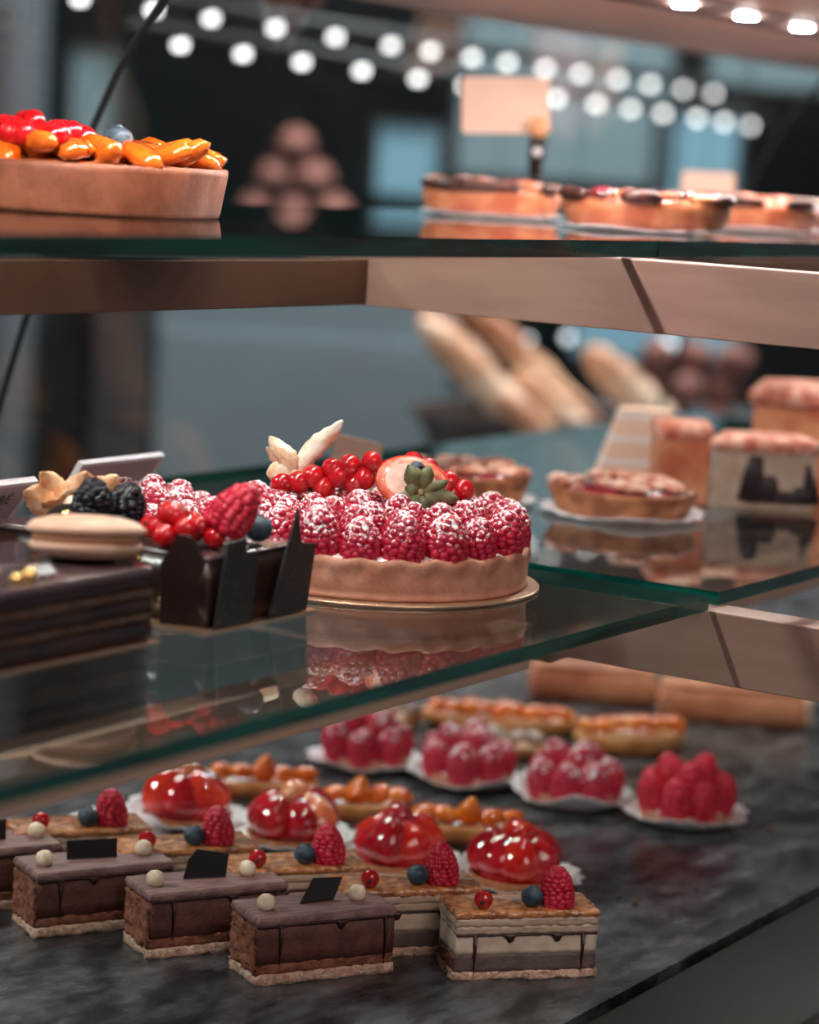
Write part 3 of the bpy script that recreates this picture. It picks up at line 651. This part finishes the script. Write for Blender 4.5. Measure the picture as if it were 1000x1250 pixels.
# strawberry half with leaves and a blueberry: axis system turned to the viewer
def cutberry():
    VF = Matrix((Vector((.531, -.847, 0)), Vector((.847, .531, 0)), Vector((0, 0, 1)))).transposed().to_4x4()    # local x right, y away, z up
    T = Matrix.Translation((.0070, -.0150, .0470)) @ VF @ Matrix.Scale(1.12, 4)
    t2 = T @ TR((-.001, 0, 0), (radians(-16), radians(8), radians(-14)))
    mb = MB(); n = 28; rg = []
    for (k, y) in [(.15, .011), (.62, .0095), (.88, .006), (1.0, .0015), (1.02, -.001), (.985, -.0022)]:
        rg.append([(.0168*k*cos(2*pi*i/n)*(1+.05*cos(2*pi*i/n)), y, .0112*k*sin(2*pi*i/n)) for i in range(n)])
    mb.loft(rg, 0, T=t2); mb.build('strawberry_half', 'strawberry_skin', BIG)
    rg = [[(.0162*k*cos(2*pi*i/n)*(1+.05*cos(2*pi*i/n)), y-.0002*(i % 2)*(k < .98), .0106*k*sin(2*pi*i/n)) for i in range(n)] for (k, y) in [(1, -.0021), (.97, -.0027), (.80, -.0029), (.72, -.0030), (.4, -.0031), (.1, -.0032)]]
    mb = MB(); mb.loft(rg[:4], 0, (False, False), T=t2); mb.loft(rg[3:], 1, (False, True), T=t2)
    mb.build('cut_face', ['strawberry_blush', 'strawberry_flesh'], BIG)['label'] = 'pale pink cut face of the strawberry'
    for k, (ang, ln) in enumerate([(200, .0135), (168, .007), (235, .009), (285, .009), (330, .012), (352, .0165), (25, .0125), (75, .012), (118, .013)]):
        a = radians(ang); P = []; m = 8
        for i in range(m+1):
            u = i/m; wd = (.0026+.0008*(k % 3))*sin(pi*min(1, u*.94+.06))**.8*(1+.15*sin(u*9+k)); x = u*ln; cu = -.0055-.0035*sin(u*2.6)
            P.append([(x*cos(a)-wd*sin(a)*s, cu+.0012*abs(s), x*sin(a)+wd*cos(a)*s) for s in (-1, 0, 1)])
        V = [p for r in P for p in r]; mb = MB(); mb.add(V, [(3*i+j, 3*i+j+1, 3*i+j+4, 3*i+j+3) for i in range(m) for j in (0, 1)], T=T @ TR((.0035, -.001, -.0030)))
        o = mb.build('sepal', 'sepal', BIG); o.modifiers.new('solid', 'SOLIDIFY').thickness = .0005
    MB().lathe([(.0005, -.001), (.0016, 0), (.0016, .003), (.001, .0034)], 8, T=T @ TR((.0035, -.0055, -.003), (pi/2, 0, 0))).build('stalk', 'stem_green', BIG)
    berry('blueberry', BLUE, (T @ Vector((.001, -.003, .0062)))[:], BIG, (1.5, 4.2), .72, rnd)
cutberry()
def petal(mbp, base, tip, width, bend, curl, T=None, m=12):
    """papery husk leaf from base to tip, cupped across"""
    b, t_ = Vector(base), Vector(tip); d = t_-b; side = d.cross(Vector((.847, .531, .1))).normalized(); nn = side.cross(d).normalized()
    V = []
    for i in range(m+1):
        u = i/m; wd = width*(sin(pi*u**.85)**.75*.95+.05); c = b+d*u+nn*bend*sin(pi*u)+side*curl*sin(u*5)
        for s in (-1, -.5, 0, .5, 1): V.append(tuple(c+side*wd*s*(1+.10*sin(i*2.9+s))+nn*wd*.55*s*s+nn*.0007*sin(i*1.3+s*5)))
    mbp.add(V, [(5*i+j, 5*i+j+1, 5*i+j+6, 5*i+j+5) for i in range(m) for j in range(4)], T=T); return mbp
HB = (-.0205, .0362, .0475)
for k, (tip, wd, bd, cu) in enumerate([((-.0058, .0200, .0748), .0050, .003, .0006), ((-.0262, .0475, .0655), .0050, -.004, -.001), ((-.0272, .0500, .0590), .0055, .003, .0006), ((-.0280, .0480, .0462), .0070, -.003, .0005), ((-.0130, .0275, .0475), .0030, .002, 0)]):
    o = petal(MB(), HB, tip, wd, bd, cu).build('husk_leaf', 'husk', BIG); o.modifiers.new('solid', 'SOLIDIFY').thickness = .0003
MB().ball((HB[0], HB[1], HB[2]-.001), .0026, 2, sc=(1, 1, 1.2)).build('husk_base', 'husk', BIG)

# second, smaller raspberry tart behind on the left
t = thing('raspberry_tart', (.958, .752, ZM+.001), 0, 'smaller sugar-dusted raspberry tart behind the dark cake, left of the large one', 'raspberry tart')
tart_shell(t, .040, .016, 'crust'); MB().lathe([(.001, .010), (.036, .010), (.034, .017), (.001, .024)], 24).build('cream_filling', 'sugar_cream', t)
for (rr, cnt, z) in [(.030, 11, .012), (.014, 6, .018)]:
    for j in range(cnt):
        a = 2*pi*j/cnt+rr*50; berry('raspberry', RASP_S, (rr*cos(a), rr*sin(a), z), t, (.15, a), 1.0, rnd)
berry('raspberry', RASP_S, (0, 0, .020), t, (0, 0), 1, rnd)

# ------------------------------------------------------------------ dark cakes on the middle shelf, left
t = thing('chocolate_bar_cake', (.690, .660, ZM+.001), 0, 'long layered dark chocolate cake with a macaron on top, at the left edge', 'chocolate cake')
BL, BW = .209, .078
tag(MB().box((0, 0, 0), (.212, .080, .001)).build('cake_board', 'gold_board', loc=(.693, .660, ZM+.0006), smooth=False), 'thin gold board under the long chocolate cake', 'cake board')
for (nm, a, b, m_, ex, rg) in [('chocolate_layer', .0, .009, 'choc_gloss', 0, .0008), ('coffee_layer', .009, .0120, 'layer_coffee', -.0006, .0016), ('chocolate_layer', .0120, .0185, 'choc_gloss', 0, .0008), ('coffee_layer', .0185, .0225, 'layer_coffee', -.0006, .0018), ('chocolate_layer', .0225, .0270, 'choc_gloss', 0, .0008), ('glossy_icing', .0270, .0315, 'choc_top_gloss', .0008, .0004)]:
    slab(MB(), BL+ex, BW+ex, a, b, rg, 3, nx=60, ny=24, soft=.0006).build(nm, m_, t)
mac = bpy.data.objects.new('macaron', None); COL.objects.link(mac); mac.parent = t; mac.location = (.0945, -.0105, .0405); mac.rotation_euler = (radians(-4), radians(5), 0); mac.scale = (1.04, 1.04, .98)
wobm = lambda q, r, a, z: (q[0]*(1+.01*nz(q, 60)), q[1]*(1+.01*nz(q, 60)), z)
MB().lathe([(.001, .0022), (.0225, .0022), (.0238, .0032), (.0236, .0048), (.0205, .0072), (.014, .0090), (.007, .0097), (.001, .0098)], 48, wob=wobm).build('macaron_shell', 'macaron', mac)
MB().lathe([(.001, -.0092), (.010, -.0090), (.0175, -.0075), (.0222, -.0048), (.0232, -.0030), (.0220, -.0018), (.001, -.0018)], 48, wob=wobm).build('macaron_shell', 'macaron', mac)
MB().lathe([(.001, -.0018), (.0208, -.0018), (.0216, .0002), (.0208, .0022), (.001, .0022)], 48).build('macaron_filling', 'macaron_fill', mac)
for (x, y, s) in [(.030, -.018, .0030), (.036, -.031, .0032), (.027, -.032, .0026)]:
    MB().ball((x, y, .0318+s*.7), s, 2).build('gold_pearl', 'gold', t)  # gold balls set in place of blurred golden highlights
plaque(t, .046, -.031, .0325, .016, .006, (-.9, 0, .1), name='chocolate_plaque')

t = thing('shard_cake', (.868, .640, ZM+.0015), 0, 'glossy dark chocolate cake walled with speckled chocolate shards, topped with currants', 'chocolate cake')
tag(MB().box((0, 0, 0), (.084, .050, .001)).build('cake_board', 'gold_board', loc=(.866, .641, ZM+.0006), smooth=False), 'thin board under the cake with chocolate shards', 'cake board')
slab(MB(), .074, .040, 0, .0290, .0004, 2, nx=30, ny=16, soft=.0015).build('cake_body', 'choc_gloss', t)
slab(MB(), .072, .038, .0285, .0305, .0004, 2, nx=30, ny=16, soft=.0010).build('mirror_glaze', 'choc_top_gloss', t)
P1 = [(-.010, 0), (.010, 0), (.0105, .028), (.0045, .0385), (-.002, .0395), (-.010, .026)]
plaque(t, -.0385, -.008, 0, 0, 0, (0, radians(-2), radians(-72)), name='chocolate_shard', mtl='choc_dark', pts=P1)
P2 = [(-.0155, 0), (.0130, 0), (.0130, .0310), (.0035, .0318), (.0030, .0385), (-.0110, .0372), (-.0138, .018)]
plaque(t, -.0205, -.0225, 0, 0, 0, (radians(3), 0, radians(3)), name='chocolate_shard', mtl='choc_speckle', pts=P2)
P3 = [(-.0170, 0), (.0160, 0), (.0170, .0305), (.0035, .0325), (-.0020, .0465), (-.0035, .0480), (-.0085, .031), (-.0130, .016)]
plaque(t, .0180, -.0235, 0, 0, 0, (radians(5), 0, radians(5)), name='chocolate_shard', mtl='choc_speckle', pts=P3)
rnd = random.Random(21)
for k in range(20):
    a = rnd.uniform(0, 6.28); r = .013*sqrt(rnd.random()); z = .0355+.0135*rnd.random()*(1-r/.017)
    berry('currant', CURR, (-.024+r*cos(a)*1.0, .010+r*sin(a), z), t, (rnd.uniform(.8, 2), rnd.uniform(5.0, 8.4)), 1.05, rnd)
for (x, y, z) in [(-.012, -.004, .0365), (-.018, -.008, .036), (-.008, .003, .0375), (-.020, -.001, .0400)]:
    berry('currant', CURR, (x, y, z), t, (1.4, 6), 1.0, rnd)
o = berry('raspberry', RASP, (-.0140, -.0080, .0390), t, (0, 0), 1.18); o.rotation_euler = (radians(22), radians(28), 0)
berry('blueberry', BLUE, (.0115, -.0100, .0372), t, (.5, 1), 1.12)
MB().tube([(-.018, -.012, .0345), (-.012, -.014, .0330), (-.006, -.017, .0318)], .0007, 6).build('currant_stem', 'husk', t)
for k in range(9): MB().ball((-.0378+rnd.uniform(-.001, .001), .004+rnd.uniform(-.004, .014), .004+.0027*k), .0010, 1, sc=(.5, 1, 1)).build('gold_leaf', 'gold', t)

t = thing('blackberry_cake', (.863, .722, ZM+.001), .1, 'dark cake topped with two blackberries and physalis, behind the macaron', 'chocolate cake')
slab(MB(), .060, .056, 0, .028, .0006, 4, soft=.002).build('cake_body', 'choc_gloss', t)
slab(MB(), .058, .054, .0280, .0305, .0006, 4, soft=.001).build('icing', 'choc_top_gloss', t)
berry('blackberry', BLACKB, (-.0190, -.0220, .0365), t, (.2, 4), 1.15)
berry('blackberry', BLACKB, (-.0040, -.0265, .0320), t, (.3, 5), 1.25)
mb = MB(); P = [(.0125*cos(a), .0125*sin(a)) for a in [i*pi/14 for i in range(15)]]
mb.loft([[(x, -.0008, y) for x, y in P], [(x, .0008, y) for x, y in P]]); dsc = mb.build('chocolate_disc', 'choc_dark', t, False, loc=(-.0225, -.0120, .0300), rot=(radians(-15), 0, RZ-.1))
MB().lathe([(.0005, 0), (.0024, 0), (.0024, .0004), (.0005, .0005)], 14, T=TR((-.001, -.0010, .0075), (pi/2, 0, 0))).build('gold_emblem', 'gold', dsc)
for (b_, tp, wd) in [((-.016, -.004, .036), (-.026, .010, .046), .008), ((-.010, -.008, .036), (-.0095, -.012, .056), .0085), ((-.013, -.004, .038), (-.022, .004, .055), .006), ((-.006, -.010, .036), (.004, -.020, .054), .008), ((-.014, -.006, .036), (-.024, -.006, .044), .008)]:
    o = petal(MB(), b_, tp, wd, .003, .0004).build('husk_leaf', 'husk_orange', t); o.modifiers.new('solid', 'SOLIDIFY').thickness = .0004
MB().ball((-.013, -.006, .0385), .0065, 2).build('physalis_berry', 'husk', t)

# ------------------------------------------------------------------ price labels
def label_plate(loc, rz, W, H, tilt, lab, lines=(), z0=0):
    t = thing('price_label', loc, rz, lab, 'label', 'clear label plates on the middle shelf')
    Tm = TR((0, 0, z0), (tilt, 0, 0))
    MB().box((0, 0, H/2), (W, .0016, H), T=Tm).build('label_card', 'card_pink', t, False)
    mb = MB()
    for (x, y, sx, sy) in [(-W/2, H/2, .0022, H), (W/2, H/2, .0022, H), (0, H, W+.002, .0022)]: mb.box((x, 0, y), (sx, .0034, sy), T=Tm)
    mb.build('clear_rim', 'acrylic_rim', t, False)
    MB().box((0, .010, .0012), (W*.8, .030, .0018)).build('label_foot', 'acrylic_rim', t, False)
    MB().tube([(0, .010, .001), (0, .0, z0+.004)], .0015, 6).build('stem', 'acrylic_rim', t)
    for (tx, x, y, sz) in lines:
        cu = bpy.data.curves.new('lettering', 'FONT'); cu.body = tx; cu.size = sz; cu.align_x = 'RIGHT'; cu.extrude = .0001
        o = bpy.data.objects.new('lettering', cu); COL.objects.link(o)
        dg = bpy.context.evaluated_depsgraph_get(); me = bpy.data.meshes.new_from_object(o.evaluated_get(dg)); bpy.data.objects.remove(o)
        me.materials.clear(); me.materials.append(MATS['print_ink'])
        o = put('lettering', me, t); o.matrix_local = Tm @ TR((x, -.0011, y), (pi/2, 0, 0))
    return t
label_plate((1.006, .830, ZM+.0005), 0, .066, .036, radians(32), 'clear framed label plate leaning behind the blackberry cake', z0=.009)
label_plate((.822, .775, ZM+.0005), 0, .090, .040, radians(38), 'clear framed label plate with dark lettering at the left edge', (('ARÉ', .036, .027, .0085), ('ET', .034, .018, .0085), ('IN', .032, .009, .0085)), z0=.015)
def card(loc, rz, W, H, tilt, lab, z0):
    t = thing('price_card', loc, rz, lab, 'card')
    mb = MB(); n = 6; r = .003; P = []
    for (cx, cy, a0) in [(W/2-r, r, -90), (W/2-r, H-r, 0), (-W/2+r, H-r, 90), (-W/2+r, r, 180)]:
        P += [(cx+r*cos(radians(a0+90*i/n)), cy+r*sin(radians(a0+90*i/n))) for i in range(n+1)]
    mb.loft([[(x, -.0008, y) for x, y in P], [(x, .0008, y) for x, y in P]], T=TR((0, 0, z0), tilt))
    mb.build('card_face', 'card_tan', t, False); return t
t = card((1.173, .778, ZM), RZ, .028, .030, (radians(10), radians(10), 0), 'blank tan card on a low stand behind the large raspberry tart', .016)
MB().box((0, .006, .001), (.03, .03, .002)).build('card_foot', 'clip_black', t, False); MB().tube([(0, .004, .002), (0, .003, .026)], .0014, 6).build('card_stem', 'clip_black', t)
t = card((1.461, .858, ZU), RZ, .0595, .038, (0, radians(-3), 0), 'blank tan price card on a black clip above the scorched pastries', .055)
MB().lathe([(.001, 0), (.013, 0), (.013, .003), (.004, .006), (.003, .03), (.004, .032), (.001, .033)], 20, T=TR((.022, .006, 0))).build('clip_stand', 'clip_black', t)
MB().box((.022, -.001, .046), (.0105, .014, .019)).build('clip_jaw', 'clip_black', t, False, .002)
MB().tube([(.022, .004, .03), (.022, .002, .042)], .0048, 10).build('clip_neck', 'clip_black', t)
MB().lathe([(.0005, .0), (.0030, .0), (.0030, .0006), (.0005, .0008)], 12, T=TR((.022, -.0083, .044), (pi/2, 0, 0))).build('rivet', 'acrylic_rim', t)
MB().ball((.022, -.006, .0605), .0078, 2, sc=(1, .55, .95)).build('wooden_knob', 'wood_ball', t)

# ------------------------------------------------------------------ right hand pane of the middle shelf
def crumble_tart(c, r, h, lab, seed, shell='crust_dark', z=ZM, lumps=46, lm='crumble', nm='almond_crumble_tart'):
    t = thing(nm, (*c, z+.0012), seed, lab, 'tart', 'flat tarts with crumbly tops'); rnd = random.Random(seed)
    tart_shell(t, r, h, shell, seed=seed, flare=.14, crimp=16, amp=.0012)
    MB().lathe([(.001, h*.7), (r*.93, h*.7), (r*.90, h*1.02), (r*.5, h*1.12), (.001, h*1.15)], 32).build('filling', 'cherry', t)
    mb = MB()
    for k in range(lumps):
        a = rnd.uniform(0, 6.28); q = r*.92*sqrt(rnd.random()); s = rnd.uniform(.0030, .0058)
        mb.ball((q*cos(a), q*sin(a), h*1.05+.001+rnd.uniform(0, .002)), s, 1, sc=(1.3, 1.1, .55))
    mb.build('crumble', lm, t)['kind'] = 'stuff'; return t
doily((1.288, .768, ZM), .043, 'white doily under the left crumble tart, behind the large raspberry tart', 'doilies on the middle shelf', .003, 3)
doily((1.318, .676, ZM), .049, 'white doily under the right crumble tart', 'doilies on the middle shelf', .003, 4)
crumble_tart((1.288, .768), .039, .017, 'dark crumble tart half hidden behind the large raspberry tart', 5)
crumble_tart((1.318, .676), .0445, .016, 'dark crumble tart in front of the paper stack and cut pies', 6)
t = thing('paper_case_stack', (1.448, .738, ZM+.0005), RZ, 'leaning stack of beige paper trays beside the cut pies', 'paper stack')
for k in range(17):
    MB().box((.0008*k-.005, .0003*k, .0014+.003*k), (.040-.0003*k, .030, .0026)).build('paper_tray', 'card_tan' if k % 5 else 'paper_white', t, False, .0005)
def pie_piece(c, rz, P, h, lab, name='pie_slice', dark=True, cut=0, grp='tall cut pies'):
    t = thing(name, (*c, ZM+.0005), rz, lab, 'pie', grp)
    n = len(P); cx = sum(p[0] for p in P)/n; cy = sum(p[1] for p in P)/n
    def ring(k, z, amp=0): 
        out = []
        for i in range(n):
            a, b = P[i], P[(i+1) % n]
            for s in range(6):
                u = s/6; x, y = a[0]+(b[0]-a[0])*u, a[1]+(b[1]-a[1])*u; e = 1+amp*nz((x, y, z), 90)
                out.append((cx+(x-cx)*k*e, cy+(y-cy)*k*e, z))
        return out
    MB().loft([ring(1, 0), ring(1.01, h*.4), ring(1.0, h*.84)]).build('filling', 'pie_cream' if dark else 'pie_crust', t, False)
    MB().loft([ring(1.0, h*.80, .02), ring(1.07, h*.84, .05), ring(1.08, h*.93, .05), ring(1.0, h, .04), ring(.6, h*1.03, .03)]).build('top_crust', 'pie_top', t)
    return t
t = pie_piece((1.412, .684), RZ, [(-.016, -.016), (.016, -.016), (.018, .018), (-.018, .018)], .050, 'small upright pie piece with an orange crust, left of the cut slice', dark=False)
t = pie_piece((1.436, .640), RZ, [(-.033, -.015), (.033, -.016), (.028, .026), (-.020, .028)], .044, 'cut pie slice showing pale cream and dark filling')
for (x, w_, h_, a) in [(-.008, .016, .030, .1), (.004, .016, .018, 0), (.025, .018, .012, 0), (.031, .012, .027, -.12), (.016, .018, .009, 0)]:
    MB().lathe([(.0005, 0), (w_*.5, .001), (w_*.45, h_*.6), (w_*.3, h_), (.0005, h_*1.02)], 12, T=TR((x, -.0150, .003), (0, a, 0), (1, .3, 1))).build('dark_fruit', 'pie_dark', t)
t = pie_piece((1.540, .647), RZ, [(-.045, -.010), (.010, -.030), (.075, -.030), (.075, .05), (-.030, .05)], .070, 'large tall pie with orange crust behind the cut slice', dark=False)

# ------------------------------------------------------------------ upper shelf
t = thing('orange_fruit_tart', (.951, .789, ZU+.0005), 0, 'thick-crusted fruit tart with glazed orange pieces and red currants, upper shelf left', 'fruit tart')
t.location = (.911, .770, ZU+.0005)
tart_shell(t, .072, .023, 'crust_light', n=96, flare=.05, crimp=30, amp=.0004)
MB().lathe([(.001, .016), (.066, .016), (.064, .0225), (.03, .025), (.001, .026)], 60).build('custard', 'custard', t)
rnd = random.Random(31)
seg = MB().lathe([(.0005, -.0045), (.006, -.0035), (.0085, 0), (.006, .0040), (.0005, .0050)], 12, T=TR(sc=(1.7, .85, 1))).mesh('orange_piece', 'orange_deep')
for rr, cnt in [(.060, 24), (.046, 18), (.032, 12), (.014, 6)]:
    for j in range(cnt):
        a = 2*pi*j/cnt+rr*90; put('orange_piece', seg, t, (rr*cos(a), rr*sin(a), .0265+rnd.uniform(-.001, .0045)), (rnd.uniform(-.5, .5), rnd.uniform(-.5, .5), a+rnd.uniform(-.4, 1)))
for k in range(26):
    a = rnd.uniform(0, 6.28); r = .024*sqrt(rnd.random())
    berry('currant', CURR, (-.038+r*cos(a), -.006+r*sin(a), .034+.010*(1-r/.024)*rnd.random()), t, (1.5, 6), 1.15, rnd)
berry('blueberry', BLUE, (-.018, -.040, .0335), t, (.4, 1), 1.25); berry('blueberry', BLUE, (-.008, .01, .034), t, (.4, 1), 1.25)

def scorched(c, r, rz, lab, seed, sy=.8, z=ZU, h=.022):
    t = thing('scorched_pastry', (*c, z+.0012), rz, lab, 'pastry', 'scorched fruit pastries on the upper shelf'); rnd = random.Random(seed)
    wb = lambda q, rr, a, zz: (q[0]*(1+.03*nz((cos(a), sin(a), seed), 1.5)), q[1]*sy*(1+.03*nz((cos(a), sin(a), seed), 1.5)), zz+(.0016*nz((cos(a)*2, sin(a)*2, seed), 1.3) if zz > .012 else 0))
    MB().lathe([(.001, 0), (r*.84, 0), (r*.93, .003), (r*.985, h*.35), (r, h*.62), (r*.97, h*.80), (r*.90, h*.78), (.001, h*.74)], 56, wob=wb).build('pastry_case', 'danish_side', t)
    MB().lathe([(r*.93, h*.72), (r*.6, h*.86), (.001, h*.95)], 40, wob=wb, cap=(True, True)).build('custard', 'custard', t)
    for k in range(30):
        a = rnd.uniform(0, 6.28); q = r*.88*sqrt(rnd.random()); s = rnd.uniform(.0035, .0066)
        MB().ball((q*cos(a), q*sin(a)*sy, h*.86+rnd.uniform(0, .002)), s, 2, sc=(1.5, 1.1, .55)).build('baked_fruit', rnd.choice(['cherry', 'cherry', 'custard', 'burnt', 'crumble']), t)
    fa = radians(212)-rz
    for (a0, a1) in [[(fa-1.6, fa+.55), (fa+.8, fa+1.3)], [(fa-1.5, fa-.8), (fa-.35, fa+.15), (fa+.9, fa+1.7)], [(fa-1.2, fa+.2), (fa+.5, fa+1.2)]][seed % 3 if seed != 3 else 1]:
        mb = MB(); pts = [(r*.985*cos(a0+(a1-a0)*i/12), r*.985*sin(a0+(a1-a0)*i/12)*sy, h*.86) for i in range(13)]
        mb.tube(pts, [.0008+.0036*abs(sin(pi*i/12))**.5 for i in range(13)], 8); mb.build('burnt_rim', 'burnt', t)
    return t
dl = [((1.372, .812), .047), ((1.303, .667), .050), ((1.500, .690), .050)]
labs = ['scorched pastry with a black burnt rim, in front of the price card', 'scorched pastry with a dark cherry, nearest and in the middle of the upper shelf', 'scorched pastry at the right edge of the picture on a crumpled paper']
for i, (c, r) in enumerate(dl):
    doily((*c, ZU), r*1.06, 'white paper under the '+labs[i].split(',')[0].split(' on a')[0], 'papers under the scorched pastries', .002 if i < 2 else .003, 12+i, squash=.85)
    scorched(c, r, [radians(-30), radians(-50), radians(-20)][i], labs[i], [0, 3, 5][i])
for i, c in enumerate([(1.735, .842), (1.765, .775)]):
    t = thing('pink_cake', (*c, ZU+.0005), 0, ['low pink iced cake at the back of the upper shelf, left one', 'low pink iced cake at the back of the upper shelf, right one'][i], 'iced cake', 'pink iced cakes')
    MB().lathe([(.001, 0), (.036, 0), (.039, .004), (.039, .010), (.037, .011), (.001, .011)], 36).build('cake_body', 'crust_light', t)
    MB().lathe([(.001, .0112), (.038, .0112), (.0405, .0125), (.0405, .016), (.036, .0195), (.001, .021)], 36).build('icing', 'pink_icing', t)
t = card((1.79, .862, ZU), RZ, .042, .026, (0, 0, 0), 'small tan card standing behind the pink cakes', .012); MB().box((0, .004, .006), (.02, .02, .012)).build('card_foot', 'clip_black', t, False)
